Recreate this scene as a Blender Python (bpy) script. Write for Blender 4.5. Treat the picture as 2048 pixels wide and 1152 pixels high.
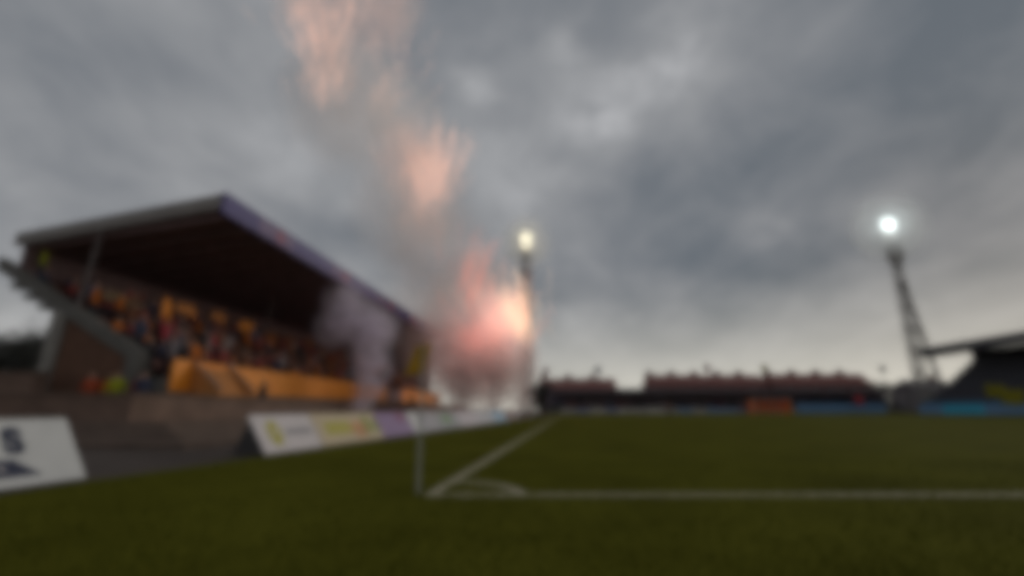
import bpy, bmesh, math, random
from mathutils import Vector, Matrix, Euler
R = math.radians
random.seed(7)
sc = bpy.context.scene
for o in list(bpy.data.objects):
    bpy.data.objects.remove(o)
COL = sc.collection

# ------------------------------------------------------------------ camera
FPX, TILT, CH = 961.0, math.atan(242 / 961), 0.85
cam_d = bpy.data.cameras.new('camera')
cam = bpy.data.objects.new('camera', cam_d)
COL.objects.link(cam)
cam.location = (0, 0, CH)
cam.rotation_euler = (R(90) + TILT, 0, 0)
cam_d.sensor_width = 36
cam_d.lens = FPX / 2048 * 36
cam_d.clip_start = 0.05
cam_d.clip_end = 3000
cam_d.dof.use_dof = True            # the photograph is wholly out of focus
cam_d.dof.focus_distance = 0.32
cam_d.dof.aperture_fstop = 3.1
sc.camera = cam

# ------------------------------------------------------------------ sky, sun, exposure
SUN_AZ, SUN_EL = R(48), R(16)      # azimuth clockwise from +Y (ahead), behind the cloud on the right
world = bpy.data.worlds.new('World')
sc.world = world
world.use_nodes = True
nt = world.node_tree
nt.nodes.clear()
N = nt.nodes.new
L = nt.links.new
def wmath(op, a, b=None, c=None):
    n = N('ShaderNodeMath'); n.operation = op
    for i, v in enumerate((a, b, c)):
        if v is None: continue
        if isinstance(v, (int, float)): n.inputs[i].default_value = v
        else: L(v, n.inputs[i])
    return n.outputs[0]
def wramp(fac, stops, interp='EASE'):
    n = N('ShaderNodeValToRGB'); L(fac, n.inputs[0]); cr = n.color_ramp; cr.interpolation = interp
    while len(cr.elements) < len(stops): cr.elements.new(0.5)
    for e, (p, c) in zip(cr.elements, stops):
        e.position = p; e.color = (c[0], c[1], c[2], 1)
    return n.outputs[0]
def wmix(kind, fac, a, b):
    n = N('ShaderNodeMix'); n.data_type = 'RGBA'; n.blend_type = kind; n.clamp_factor = False
    if isinstance(fac, (int, float)): n.inputs[0].default_value = fac
    else: L(fac, n.inputs[0])
    for v, k in ((a, 6), (b, 7)):
        if isinstance(v, tuple): n.inputs[k].default_value = v + (1,)
        else: L(v, n.inputs[k])
    return n.outputs[2]
tc = N('ShaderNodeTexCoord')
sep = N('ShaderNodeSeparateXYZ'); L(tc.outputs['Generated'], sep.inputs[0])
sx, sy, sz = sep.outputs
zc = wmath('MAXIMUM', sz, 0.0)
den = wmath('ADD', zc, 0.38)
cx = wmath('DIVIDE', sx, den); cy = wmath('DIVIDE', sy, den)
comb = N('ShaderNodeCombineXYZ'); L(cx, comb.inputs[0]); L(cy, comb.inputs[1])
def wnoise(scale, detail, rough, off, dist=0.0, stretch=(1, 1, 1), rot=0):
    mp = N('ShaderNodeMapping'); L(comb.outputs[0], mp.inputs[0])
    mp.inputs['Location'].default_value = off; mp.inputs['Scale'].default_value = stretch
    mp.inputs['Rotation'].default_value = (0, 0, rot)
    n = N('ShaderNodeTexNoise'); L(mp.outputs[0], n.inputs['Vector'])
    n.inputs['Scale'].default_value = scale; n.inputs['Detail'].default_value = detail
    n.inputs['Roughness'].default_value = rough; n.inputs['Distortion'].default_value = dist
    return n.outputs[0]
big = wnoise(1.35, 3, 0.5, (1.3, 4.1, 0), 0.3, (0.8, 1.1, 1), R(20))
mid = wnoise(4.2, 6, 0.56, (7.7, 2.2, 0), 0.25, (1, 0.75, 1), R(-30))
cl = wmath('ADD', wmath('MULTIPLY', big, 0.55), wmath('MULTIPLY', mid, 0.45))
def lobe(u, v, power):
    a = (576 - v) / FPX; c, s = math.cos(TILT), math.sin(TILT)
    d = Vector(((u - 1024) / FPX, c - a * s, s + a * c)).normalized()
    vm = N('ShaderNodeVectorMath'); vm.operation = 'DOT_PRODUCT'
    L(tc.outputs['Generated'], vm.inputs[0]); vm.inputs[1].default_value = d
    return wmath('POWER', wmath('MAXIMUM', vm.outputs['Value'], 0.0), power)
# thinner cloud in the middle of the view, thicker towards both sides
cl = wmath('ADD', cl, wmath('MULTIPLY', lobe(1200, 150, 20), 0.09))
cl = wmath('ADD', cl, wmath('MULTIPLY', lobe(660, 150, 22), 0.05))
cl = wmath('SUBTRACT', cl, wmath('MULTIPLY', lobe(1860, 130, 22), 0.18))
fine = wnoise(11.0, 4, 0.55, (2.7, 9.2, 0), 0.2)
for (u_, v_, p_, a_) in ((1215, 220, 420, 0.50), (1350, 110, 420, 0.54), (945, 165, 600, 0.44), (1130, 85, 600, 0.38), (1540, 468, 900, 0.34), (1060, 370, 600, 0.14), (600, 290, 300, 0.12)):
    cl = wmath('ADD', cl, wmath('MULTIPLY', wmath('MULTIPLY', lobe(u_, v_, p_), a_), wmath('SUBTRACT', fine, 0.28)))
cloud = wramp(cl, [(0.32, (0.122, 0.142, 0.166)), (0.46, (0.203, 0.215, 0.234)), (0.56, (0.270, 0.278, 0.293)), (0.72, (0.42, 0.425, 0.44))], 'LINEAR')
# veil of warm light low down, strongest below the hidden sun
hz = wmath('POWER', wmath('SUBTRACT', 1.0, wmath('MINIMUM', wmath('MULTIPLY', zc, 3.3), 1.0)), 2.3)
vm = N('ShaderNodeVectorMath'); vm.operation = 'DOT_PRODUCT'
L(tc.outputs['Generated'], vm.inputs[0]); vm.inputs[1].default_value = (math.sin(SUN_AZ), math.cos(SUN_AZ), 0)
side = wmath('MULTIPLY_ADD', wmath('MAXIMUM', vm.outputs['Value'], -0.2), 0.55, 0.42)
hz = wmath('MULTIPLY', hz, side)
cloud = wmix('MIX', hz, cloud, (0.74, 0.71, 0.61))
nish = N('ShaderNodeTexSky'); nish.sky_type = 'NISHITA'; nish.sun_disc = False
nish.sun_elevation = SUN_EL; nish.sun_rotation = SUN_AZ
nish.air_density = 1.5; nish.dust_density = 3.0
bg_n = N('ShaderNodeBackground'); L(nish.outputs[0], bg_n.inputs[0]); bg_n.inputs[1].default_value = 0.05
bg_c = N('ShaderNodeBackground'); L(cloud, bg_c.inputs[0]); bg_c.inputs[1].default_value = 1.05
mx = N('ShaderNodeMixShader'); mx.inputs[0].default_value = 0.985
L(bg_n.outputs[0], mx.inputs[1]); L(bg_c.outputs[0], mx.inputs[2])
wo = N('ShaderNodeOutputWorld'); L(mx.outputs[0], wo.inputs[0])
world.cycles.sampling_method = 'MANUAL'; world.cycles.sample_map_resolution = 512

sun_d = bpy.data.lights.new('sun', 'SUN')
sun_d.energy = 0.65; sun_d.angle = R(25); sun_d.color = (1.0, 0.93, 0.82)
sun = bpy.data.objects.new('sun', sun_d); COL.objects.link(sun)
sdir = Vector((math.sin(SUN_AZ) * math.cos(SUN_EL), math.cos(SUN_AZ) * math.cos(SUN_EL), math.sin(SUN_EL)))
sun.rotation_euler = sdir.to_track_quat('Z', 'Y').to_euler()
sun.location = (60, 40, 50)

sc.view_settings.view_transform = 'Standard'
sc.view_settings.look = 'None'
sc.view_settings.exposure = 0.0
sc.view_settings.gamma = 1.0
sc.view_settings.use_curve_mapping = False
sc.render.engine = 'CYCLES'
sc.cycles.use_denoising = True
sc.cycles.max_bounces = 7
sc.cycles.diffuse_bounces = 4
sc.cycles.glossy_bounces = 2
sc.cycles.volume_bounces = 3
sc.cycles.volume_step_rate = 2.0
sc.cycles.sample_clamp_indirect = 4
sc.cycles.sample_clamp_direct = 0
sc.cycles.pixel_filter_type = 'BLACKMAN_HARRIS'
sc.cycles.filter_width = 10.0

# ------------------------------------------------------------------ helpers
CT, ST = math.cos(TILT), math.sin(TILT)
def ray(u, v):
    a = (576 - v) / FPX
    return Vector(((u - 1024) / FPX, CT - a * ST, ST + a * CT))
def P(u, v, Y):
    r = ray(u, v); return Vector((0, 0, CH)) + r * (Y / r.y)
def pxm(Y): return Y / FPX          # metres per photo pixel at depth Y

MATS = {}
def mat(name, col, rough=0.7, var=0.25, scale=3.0, bump=0.0, metal=0.0, emit=None, spec=0.3, dirt=None):
    if name in MATS: return MATS[name]
    m = bpy.data.materials.new(name); m.use_nodes = True
    t = m.node_tree; b = t.nodes['Principled BSDF']
    b.inputs['Roughness'].default_value = rough
    b.inputs['Metallic'].default_value = metal
    b.inputs['Specular IOR Level'].default_value = spec
    g = t.nodes.new('ShaderNodeNewGeometry')
    n = t.nodes.new('ShaderNodeTexNoise'); n.inputs['Scale'].default_value = scale; n.inputs['Detail'].default_value = 6
    n.inputs['Roughness'].default_value = 0.65
    t.links.new(g.outputs['Position'], n.inputs['Vector'])
    r = t.nodes.new('ShaderNodeValToRGB'); t.links.new(n.outputs[0], r.inputs[0])
    lo = [c * (1 - var) for c in col]; hi = [min(1, c * (1 + var)) for c in col]
    if dirt: lo = dirt
    r.color_ramp.elements[0].position = 0.3; r.color_ramp.elements[1].position = 0.7
    r.color_ramp.elements[0].color = (*lo, 1); r.color_ramp.elements[1].color = (*hi, 1)
    t.links.new(r.outputs[0], b.inputs['Base Color'])
    if bump:
        bp = t.nodes.new('ShaderNodeBump'); bp.inputs['Strength'].default_value = bump; bp.inputs['Distance'].default_value = 0.03
        n2 = t.nodes.new('ShaderNodeTexNoise'); n2.inputs['Scale'].default_value = scale * 9; n2.inputs['Detail'].default_value = 4
        t.links.new(g.outputs['Position'], n2.inputs['Vector'])
        t.links.new(n2.outputs[0], bp.inputs['Height']); t.links.new(bp.outputs[0], b.inputs['Normal'])
    if emit:
        b.inputs['Emission Color'].default_value = (*emit[0], 1); b.inputs['Emission Strength'].default_value = emit[1]
    MATS[name] = m
    return m

def tag(o, label=None, cat=None, group=None, kind=None):
    if label: o['label'] = label
    if cat: o['category'] = cat
    if group: o['group'] = group
    if kind: o['kind'] = kind
    return o
def empty(name, loc=(0, 0, 0), rz=0.0):
    o = bpy.data.objects.new(name, None); COL.objects.link(o)
    o.location = loc; o.rotation_euler = (0, 0, rz); o.empty_display_size = 0.3
    return o
class MB:
    def __init__(self): self.bm = bmesh.new()
    def box(self, lo, hi, M=None):
        vs = [Vector((x, y, z)) for z in (lo[2], hi[2]) for y in (lo[1], hi[1]) for x in (lo[0], hi[0])]
        if M: vs = [M @ v for v in vs]
        v = [self.bm.verts.new(p) for p in vs]
        for f in ((0, 2, 3, 1), (4, 5, 7, 6), (0, 1, 5, 4), (2, 6, 7, 3), (0, 4, 6, 2), (1, 3, 7, 5)):
            self.bm.faces.new([v[i] for i in f])
        return self
    def prism(self, poly, a, b, axis='y'):
        """polygon in the plane across axis, extruded from a to b"""
        def pt(p, t):
            return (p[0], t, p[1]) if axis == 'y' else ((t, p[0], p[1]) if axis == 'x' else (p[0], p[1], t))
        A = [self.bm.verts.new(pt(p, a)) for p in poly]; B = [self.bm.verts.new(pt(p, b)) for p in poly]
        n = len(poly)
        self.bm.faces.new(A); self.bm.faces.new(B[::-1])
        for i in range(n): self.bm.faces.new([A[i], B[i], B[(i + 1) % n], A[(i + 1) % n]])
        return self
    def tube(self, p, q, r0, r1=None, n=8):
        p, q = Vector(p), Vector(q); r1 = r0 if r1 is None else r1
        d = (q - p); z = d.normalized()
        x = z.orthogonal().normalized(); y = z.cross(x)
        A, B = [], []
        for i in range(n):
            c, s = math.cos(2 * math.pi * i / n), math.sin(2 * math.pi * i / n)
            A.append(self.bm.verts.new(p + (x * c + y * s) * r0)); B.append(self.bm.verts.new(q + (x * c + y * s) * r1))
        self.bm.faces.new(A[::-1]); self.bm.faces.new(B)
        for i in range(n): self.bm.faces.new([A[i], A[(i + 1) % n], B[(i + 1) % n], B[i]])
        return self
    def poly(self, pts):
        self.bm.faces.new([self.bm.verts.new(p) for p in pts]); return self
    def data(self, name, m, bevel=0.0, smooth=False):
        if bevel:
            bmesh.ops.bevel(self.bm, geom=list(self.bm.edges), offset=bevel, segments=1, affect='EDGES')
        bmesh.ops.recalc_face_normals(self.bm, faces=list(self.bm.faces))
        me = bpy.data.meshes.new(name); self.bm.to_mesh(me); self.bm.free()
        if m: me.materials.append(m)
        if smooth:
            for f in me.polygons: f.use_smooth = True
        return me
    def build(self, name, m, parent=None, bevel=0.0, smooth=False):
        return link(name, self.data(name, m, bevel, smooth), parent)
def link(name, me, parent=None, loc=None, rot=None, scale=None):
    o = bpy.data.objects.new(name, me); COL.objects.link(o)
    if parent: o.parent = parent
    if loc is not None: o.location = loc
    if rot is not None: o.rotation_euler = rot
    if scale is not None: o.scale = scale
    return o
def copy_tree(o, parent=None):
    c = o.copy(); COL.objects.link(c); c.parent = parent
    for ch in o.children: copy_tree(ch, c)
    return c

# ------------------------------------------------------------------ materials
M_grass = mat('turf', (0.090, 0.088, 0.011), 0.9, 0.3, 0.6, 0.5, spec=0.02)
M_line = mat('line_paint', (0.44, 0.40, 0.29), 0.8, 0.18, 6, 0.2, dirt=(0.30, 0.28, 0.16))
M_cinder = mat('cinder', (0.075, 0.057, 0.047), 0.9, 0.35, 1.2, 0.6)
M_terr = mat('terrace_concrete', (0.145, 0.103, 0.08), 0.85, 0.3, 1.0, 0.4)
M_brown = mat('brown_render', (0.20, 0.130, 0.098), 0.85, 0.28, 1.3, 0.4)
M_brick = mat('stand_brick', (0.15, 0.078, 0.05), 0.85, 0.3, 4, 0.5)
M_conc = mat('grey_concrete', (0.145, 0.137, 0.122), 0.8, 0.2, 2, 0.3)
M_col = mat('column_concrete', (0.27, 0.25, 0.22), 0.8, 0.2, 2, 0.3)
M_roofgrey = mat('roof_edge_metal', (0.26, 0.235, 0.215), 0.6, 0.15, 2)
M_dark = mat('dark_soffit', (0.24, 0.16, 0.16), 0.8, 0.3, 2)
M_orange = mat('orange_paint', (0.92, 0.31, 0.028), 0.5, 0.04, 1.5)
M_purple = mat('purple_fascia', (0.052, 0.036, 0.20), 0.5, 0.12, 2)
M_lilac = mat('lilac_logo', (0.16, 0.10, 0.23), 0.5, 0.1, 2)
M_pinklogo = mat('pink_logo', (0.27, 0.07, 0.15), 0.5, 0.1, 2)
M_white = mat('white_board', (0.64, 0.63, 0.61), 0.5, 0.06, 3)
M_navy = mat('navy_print', (0.035, 0.04, 0.075), 0.5, 0.1, 3)
M_steel = mat('galvanised_steel', (0.27, 0.255, 0.24), 0.5, 0.2, 2, metal=0.2)
M_steeldk = mat('dark_steel', (0.055, 0.05, 0.05), 0.5, 0.2, 2)
M_steeldk2 = mat('brown_grey_steel', (0.15, 0.125, 0.12), 0.5, 0.2, 2)
M_black = mat('black_roof', (0.055, 0.055, 0.068), 0.7, 0.2, 1)
M_seat = mat('seat_plastic', (0.13, 0.045, 0.035), 0.5, 0.2, 2)
M_skin = mat('skin', (0.42, 0.25, 0.18), 0.6, 0.1, 6)
M_hair = mat('hair', (0.04, 0.028, 0.02), 0.6, 0.3, 20)
M_trous = mat('dark_trousers', (0.03, 0.03, 0.04), 0.8, 0.2, 8)

# ------------------------------------------------------------------ ground and pitch
o = MB().poly([(-600, -60, -0.03), (600, -60, -0.03), (600, 900, -0.03), (-600, 900, -0.03)]).build('ground', M_cinder)
tag(o, kind='structure')
C0 = Vector((-0.90, 5.21))                       # the corner of the pitch
TD = Vector((0.119, 0.993)).normalized()         # direction of the touchline
def tl(x, y, off=0): return C0 + TD * y + Vector((1, 0)) * x
# the turf reaches to the boards on the left
o = MB().poly([(-5.7, -8, 0), (90, -8, 0), (90, 101.5, 0), (10.0, 101.5, 0), (-4.55, 9.46, 0), (-5.2, 6.3, 0)]).build('pitch', M_grass)
tag(o, kind='structure')
M_grass.node_tree.nodes['Principled BSDF'].inputs['IOR'].default_value = 1.13   # dull sheen
def strip(pts, z=0.004):
    return MB().poly([(p[0], p[1], z) for p in pts])
lm = tag(strip([C0, tl(0.11, 0), tl(0.11, 95), tl(0, 95)]).build('touch_line', M_line), kind='structure')
tag(strip([tl(0.11, 0), tl(64, 0), Vector((tl(64, 0).x, 5.33)), Vector((tl(0.11, 0).x + .014, 5.33))]).build('goal_line', M_line), kind='structure')
arc = MB()
A = []
a1 = math.atan2(TD.y, TD.x)
for k in range(13):
    a = a1 * k / 12
    A.append((math.cos(a), math.sin(a)))
for k in range(12):
    p, q = A[k], A[k + 1]
    arc.poly([(C0.x + p[0] * r, C0.y + p[1] * r, 0.008) for r in (0.93,)] + [(C0.x + p[0] * 1.05, C0.y + p[1] * 1.05, 0.008), (C0.x + q[0] * 1.05, C0.y + q[1] * 1.05, 0.008), (C0.x + q[0] * 0.93, C0.y + q[1] * 0.93, 0.008)])
tag(arc.build('corner_arc', M_line), kind='structure')
tag(strip([tl(0, 95), tl(64, 95), tl(64, 95.12), tl(0, 95.12)]).build('far_goal_line', M_line), kind='structure')
# short blades of grass close to the camera
bm = bmesh.new(); rg = random.Random(3)
for k in range(26000):
    y = 1.6 + 7.5 * rg.random() ** 1.5; x = (rg.random() * 2 - 1) * (1.25 * y + 0.6)
    if x < -4.9 - 0.02 * y: continue
    a = rg.random() * 6.28; hh = 0.018 + 0.02 * rg.random(); w = 0.004 + 0.003 * rg.random()
    lx, ly = (rg.random() - .5) * .02, (rg.random() - .5) * .02
    dx, dy = math.cos(a) * w, math.sin(a) * w
    v = [bm.verts.new(c) for c in ((x - dx, y - dy, 0), (x + dx, y + dy, 0), (x + lx, y + ly, hh))]
    bm.faces.new(v)
me = bpy.data.meshes.new('grass'); bm.to_mesh(me); bm.free()
me.materials.append(mat('grass_blade', (0.082, 0.086, 0.012), 0.8, 0.4, 9, spec=0.03))
tag(link('grass', me), 'short olive green grass blades of the pitch near the corner', 'grass', kind='stuff')

# ------------------------------------------------------------------ corner flag
cf = tag(empty('corner_flag', (-0.975, 5.36, 0)), 'yellow corner flag hanging on a thin white pole at the pitch corner', 'corner flag')
MB().tube((0, 0, 0), (-0.015, 0, 1.50), 0.016, 0.013, 10).build('pole', mat('pole_white', (0.42, 0.42, 0.39), 0.5, 0.1, 5), cf)
MB().tube((-0.015, 0, 1.50), (-0.015, 0, 1.53), 0.022, 0.012, 10).build('cap', mat('pole_white', 0), cf)
bm = bmesh.new(); g = []
for j in range(9):
    row = []
    for i in range(7):
        s, q = i / 6, j / 8
        w = 0.155 - 0.05 * q
        x = 0.075 - 0.235 * s * (0.7 + 0.3 * q) - 0.06 * q
        yy = -0.035 * math.sin(s * 9 + q * 2) * s
        z = 1.56 - 0.33 * q - 0.03 * s
        row.append(bm.verts.new((x, yy, z)))
    g.append(row)
for j in range(8):
    for i in range(6):
        bm.faces.new((g[j][i], g[j][i + 1], g[j + 1][i + 1], g[j + 1][i]))
me = bpy.data.meshes.new('flag_cloth'); bm.to_mesh(me); bm.free()
for f in me.polygons: f.use_smooth = True
me.materials.append(mat('flag_yellow', (0.50, 0.27, 0.006), 0.7, 0.15, 8))
fl = link('flag_cloth', me, cf)
sm = fl.modifiers.new('thick', 'SOLIDIFY'); sm.thickness = 0.004

# ------------------------------------------------------------------ advertising boards
def bx_line(Y): return -4.61 + 0.150 * (Y - 9.46)
def board_at(u):                    # point of the board line seen at photo column u near the ground
    lo, hi = 9.0, 90.0
    for _ in range(40):
        m_ = (lo + hi) / 2; p = Vector((bx_line(m_), m_, 0))
        fw = p.y * CT - CH * ST
        if 1024 + FPX * p.x / fw < u: lo = m_
        else: hi = m_
    return Vector((bx_line(lo), lo, 0))
BH, BL = 0.735, 0.47
def board(p, q, label, face, group='advertising boards along the left touchline'):
    d = (q - p); ln = d.length; rz = math.atan2(d.y, d.x)
    e = tag(empty('advertising_board', p, rz), label, 'board', group)
    # local x along, local +y is left of travel = away from the pitch
    gap = 0.028
    MB().prism([(0.0, 0.03), (0.03, 0.015), (BL + 0.03, BH - 0.015), (BL, BH)], gap, ln - gap, 'x').build('panel', face, e)
    for x in (0.12, ln - 0.16):
        MB().prism([(0.06, 0.0), (0.78, 0.0), (BL + 0.01, BH - 0.06)], x, x + 0.04, 'x').build('support', M_steeldk, e)
    MB().box((gap, -0.004, 0.0), (ln - gap, 0.05, 0.024)).build('base_rail', M_steeldk, e)
    return e, ln
SL = math.hypot(BL, BH - 0.03)
def on_board(e, polys, name, m, thick=0.006):
    """flat print: polygons given as (along, up the slope) metres on a board's face"""
    up = Vector((0, BL, BH - 0.03)).normalized(); nrm = Vector((0, -up.z, up.y))
    o0 = Vector((0, 0, 0.03))
    mb = MB()
    for k, poly in enumerate(polys):
        A = [o0 + Vector((p[0], 0, 0)) + up * p[1] + nrm * (0.003 + 0.0008 * k) for p in poly]
        mb.poly(A)
    return mb.build(name, m, e)
def ell(cx_, cy_, rx, ry, n=24): return [(cx_ + rx * math.cos(6.2832 * k / n), cy_ + ry * math.sin(6.2832 * k / n)) for k in range(n)]
def rect(x0, y0, x1, y1, sk=0): return [(x0, y0), (x1, y0), (x1 + sk, y1), (x0 + sk, y1)]
M_grey_ink = mat('grey_print', (0.33, 0.31, 0.32), 0.5, 0.15, 6)
M_ylogo = mat('yellow_print', (0.50, 0.44, 0.07), 0.5, 0.1, 4)
# the near board: only its right end is in the picture
e, ln = board(Vector((-5.62, 3.75, 0)), Vector((-5.28, 6.38, 0)), 'large white board with navy letter and dark slanted emblem at left edge', M_white, None)
cu = bpy.data.curves.new('letter', 'FONT'); cu.body = 'S'; cu.size = 0.42; cu.offset = 0.028; cu.shear = 0.0
tmp = bpy.data.objects.new('tmp', cu); COL.objects.link(tmp)
bpy.context.view_layer.update()
me = bpy.data.meshes.new_from_object(tmp.evaluated_get(bpy.context.evaluated_depsgraph_get()))
bpy.data.objects.remove(tmp)
up = Vector((0, BL, BH - 0.03)).normalized(); nrm = Vector((0, -up.z, up.y))
mm = Matrix((( 1, up.x, nrm.x, 0), (0, up.y, nrm.y, 0), (0, up.z, nrm.z, 0.03), (0, 0, 0, 1)))
me.transform(Matrix.Translation((ln - 0.80, 0.42, 0.004))); me.transform(mm)
me.materials.clear(); me.materials.append(M_navy)
link('letter', me, e)
on_board(e, [[(0.6, 0.11), (ln - 0.50, 0.11), (ln - 0.76, 0.33), (0.6, 0.33)]], 'emblem_band', M_navy)
for k in range(5):
    on_board(e, [rect(ln - 1.45 + 0.13 * k, 0.17, ln - 1.38 + 0.13 * k, 0.27)], 'emblem_mark', M_grey_ink).location = (0, -0.003, 0.002)
U = [530, 648, 770, 832, 852, 886, 926, 962, 992, 1016, 1034, 1048]
specs = [
 ('white board with yellow oval emblem, behind the near end of the left boards', mat('board_cream', (0.70, 0.63, 0.62), 0.5, 0.06, 3)),
 ('pale yellow and orange board next to the white oval emblem board', mat('board_paleyellow', (0.62, 0.50, 0.33), 0.5, 0.1, 3)),
 ('purple board left of the corner flag pole', mat('board_purple', (0.30, 0.20, 0.36), 0.5, 0.1, 3)),
 ('narrow white board right behind the corner flag pole', M_white),
 ('pale grey board just right of the corner flag pole', mat('board_grey', (0.42, 0.40, 0.42), 0.5, 0.1, 3)),
 ('grey board with a green patch beyond the corner flag', mat('board_greyb', (0.36, 0.36, 0.37), 0.5, 0.1, 3)),
 ('white board with pink tint under the smoke', mat('board_pinkish', (0.62, 0.55, 0.57), 0.5, 0.1, 3)),
 ('off white board between pink tinted and brown boards', mat('board_offwhite', (0.55, 0.53, 0.55), 0.5, 0.1, 3)),
 ('light blue board far along the left touchline', mat('board_lightblue', (0.30, 0.46, 0.60), 0.5, 0.1, 3)),
 ('brown board beyond the light blue one', mat('board_brown', (0.24, 0.14, 0.12), 0.5, 0.1, 3)),
 ('farthest greyish board of the left touchline row', mat('board_far', (0.35, 0.32, 0.33), 0.5, 0.1, 3)),
]
for k, (lab, face) in enumerate(specs):
    e, ln = board(board_at(U[k]), board_at(U[k + 1]), lab, face)
    if k == 0:
        on_board(e, [ell(ln * 0.27, SL * 0.5, ln * 0.105, SL * 0.34)], 'oval_emblem', M_ylogo)
        on_board(e, [ell(ln * 0.275, SL * 0.52, ln * 0.028, SL * 0.09)], 'emblem_centre', mat('board_cream', 0)).location = (0, -0.004, 0.003)
        on_board(e, [rect(ln * (0.46 + 0.075 * j), SL * 0.40, ln * (0.515 + 0.075 * j), SL * 0.60) for j in range(6)], 'print', M_grey_ink)
    if k == 1:
        on_board(e, [rect(ln * 0.12, SL * .3, ln * .5, SL * .72)], 'yellow_print', M_ylogo)
        on_board(e, [ell(ln * 0.62, SL * .42, ln * .13, SL * .3)], 'orange_print', mat('orange_print', (0.60, 0.30, 0.13), 0.5))
        on_board(e, [ell(ln * 0.78, SL * .55, ln * .07, SL * .38), ell(ln * 0.93, SL * .5, ln * .05, SL * .3)], 'green_print', mat('green_print', (0.30, 0.33, 0.07), 0.5))
    if k == 2:
        on_board(e, [rect(ln * .62, SL * .62, ln * .9, SL * .95)], 'pink_print', M_pinklogo)
    if k == 5:
        on_board(e, [rect(ln * .2, SL * .3, ln * .6, SL * .8)], 'green_print', mat('green_print2', (0.2, 0.33, 0.14), 0.5))

# ------------------------------------------------------------------ terrace, perimeter wall, left stand
AX = R(5.2465)
SO = Vector((-13.2215, 19.0, 0))
def SW(x, y, z):                    # stand local -> world
    c, s = math.cos(-AX), math.sin(-AX)
    return Vector((SO.x + c * x - s * y, SO.y + s * x + c * y, z))
terr = tag(empty('standing_terrace', SO, -AX), 'low brown concrete terrace steps in front of the left stand', 'terrace')
for k in range(4):
    x1 = 6.6 - 0.9 * k; y0 = -7.2 + 0.9 * k
    mb = MB(); mb.box((x1 - 0.95, y0, -0.2), (x1, 58, 0.12 * (k + 1))); mb.box((-40, y0, -0.2), (x1 - 0.95, y0 + 0.95, 0.12 * (k + 1)))
    mb.build('step', M_terr, terr)
MB().box((-40, -3.55, -0.2), (2.95, 58, 0.44)).build('platform', M_terr, terr)
pw = tag(empty('perimeter_wall', SO, -AX), 'long brown wall between terrace steps and the left stand', 'wall')
MB().box((1.5, -3.5, 0.44), (1.75, 54, 1.27)).build('wall_body', M_brown, pw)
MB().box((-3.9, -3.5, 0.44), (1.495, -3.25, 1.27)).build('wall_return', M_brown, pw)
MB().box((1.44, -3.55, 1.273), (1.81, 54, 1.35)).build('coping', M_terr, pw)
MB().box((-3.9, -3.55, 1.273), (1.437, -3.2, 1.35)).build('coping', M_terr, pw)
lw = tag(empty('low_wall', SO, -AX), 'taller light brown wall at the left edge below the stand', 'wall')
MB().box((-22, -1.75, 0.44), (-3.93, -1.2, 2.10)).build('wall_body', M_brown, lw)
MB().box((-22, -1.80, 2.103), (-3.90, -1.15, 2.19)).build('coping', M_terr, lw)

st = tag(empty('grandstand', SO, -AX), 'covered grandstand with purple roof edge and orange front wall', 'grandstand')
SLN = 39.4
def zlow(x): return 2.62 + (-1.74 - x) * 0.561
# concrete raker beams and columns every 6.5 m
for k in range(7):
    y = k * 6.5 + (0.0 if k else 0.0)
    if y > SLN: break
    MB().prism([(-1.62, zlow(-1.62)), (-9.0, zlow(-9.0)), (-9.0, zlow(-9.0) + 0.55), (-1.62, zlow(-1.62) + 0.55)], y, y + 0.45).build('raker_beam', M_conc, st)
    MB().prism([(-5.98, 0.44), (-5.40, 0.44), (-5.18, zlow(-5.18) + 0.02), (-5.75, zlow(-5.75) + 0.02)], y - 0.06, y + 0.51).build('rear_column', M_col, st, 0.03)
    MB().box((-2.12, y - 0.05, 0.44), (-1.55, y + 0.5, 2.98)).build('front_column', M_conc, st, 0.03)
# brick wall under the deck at the near end: courses as relief in the material, seen far too small to pick apart
MB().prism([(-5.38, 0.44), (-2.14, 0.44), (-2.14, zlow(-2.14) - 0.004), (-5.2, zlow(-5.2) - 0.004)], 0.12, 0.36).build('end_wall', M_brick, st)
MB().box((-1.53, 0.1, 0.44), (-0.03, 0.3, 1.98)).build('end_panel', M_conc, st)
MB().box((-1.53, 1.2, 0.44), (-0.05, 1.3, 2.3)).build('end_recess', M_dark, st)
# seating deck, rows
NR = 9
def row_x(i): return -0.75 - 0.80 * i
def row_z(i): return 2.02 + 0.455 * i
for i in range(NR):
    x = row_x(i)
    MB().box((x - 0.798, 0.46, row_z(i) - 0.20), (x, SLN, row_z(i))).build('deck_row', M_conc, st)
    mb = MB()
    for (a, b) in ((0.5, 8.6), (9.8, 18.2), (19.4, 28), (29.2, SLN - 0.3)):
        mb.box((x - 0.62, a, row_z(i) + 0.40), (x - 0.22, b, row_z(i) + 0.45))
        mb.box((x - 0.66, a, row_z(i) + 0.45), (x - 0.60, b, row_z(i) + 0.80))
        y = a + 0.3
        while y < b:
            mb.box((x - 0.50, y, row_z(i) + 0.003), (x - 0.44, y + 0.05, row_z(i) + 0.40)); y += 1.0
    mb.build('seat_row', M_seat, st)
MB().box((-0.745, 0.02, 0.44), (-0.14, SLN, 2.02)).build('front_walk', M_conc, st)
MB().box((-8.7, 0.46, 5.95), (-7.96, SLN, 6.15)).build('rear_gangway', M_conc, st)
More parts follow.
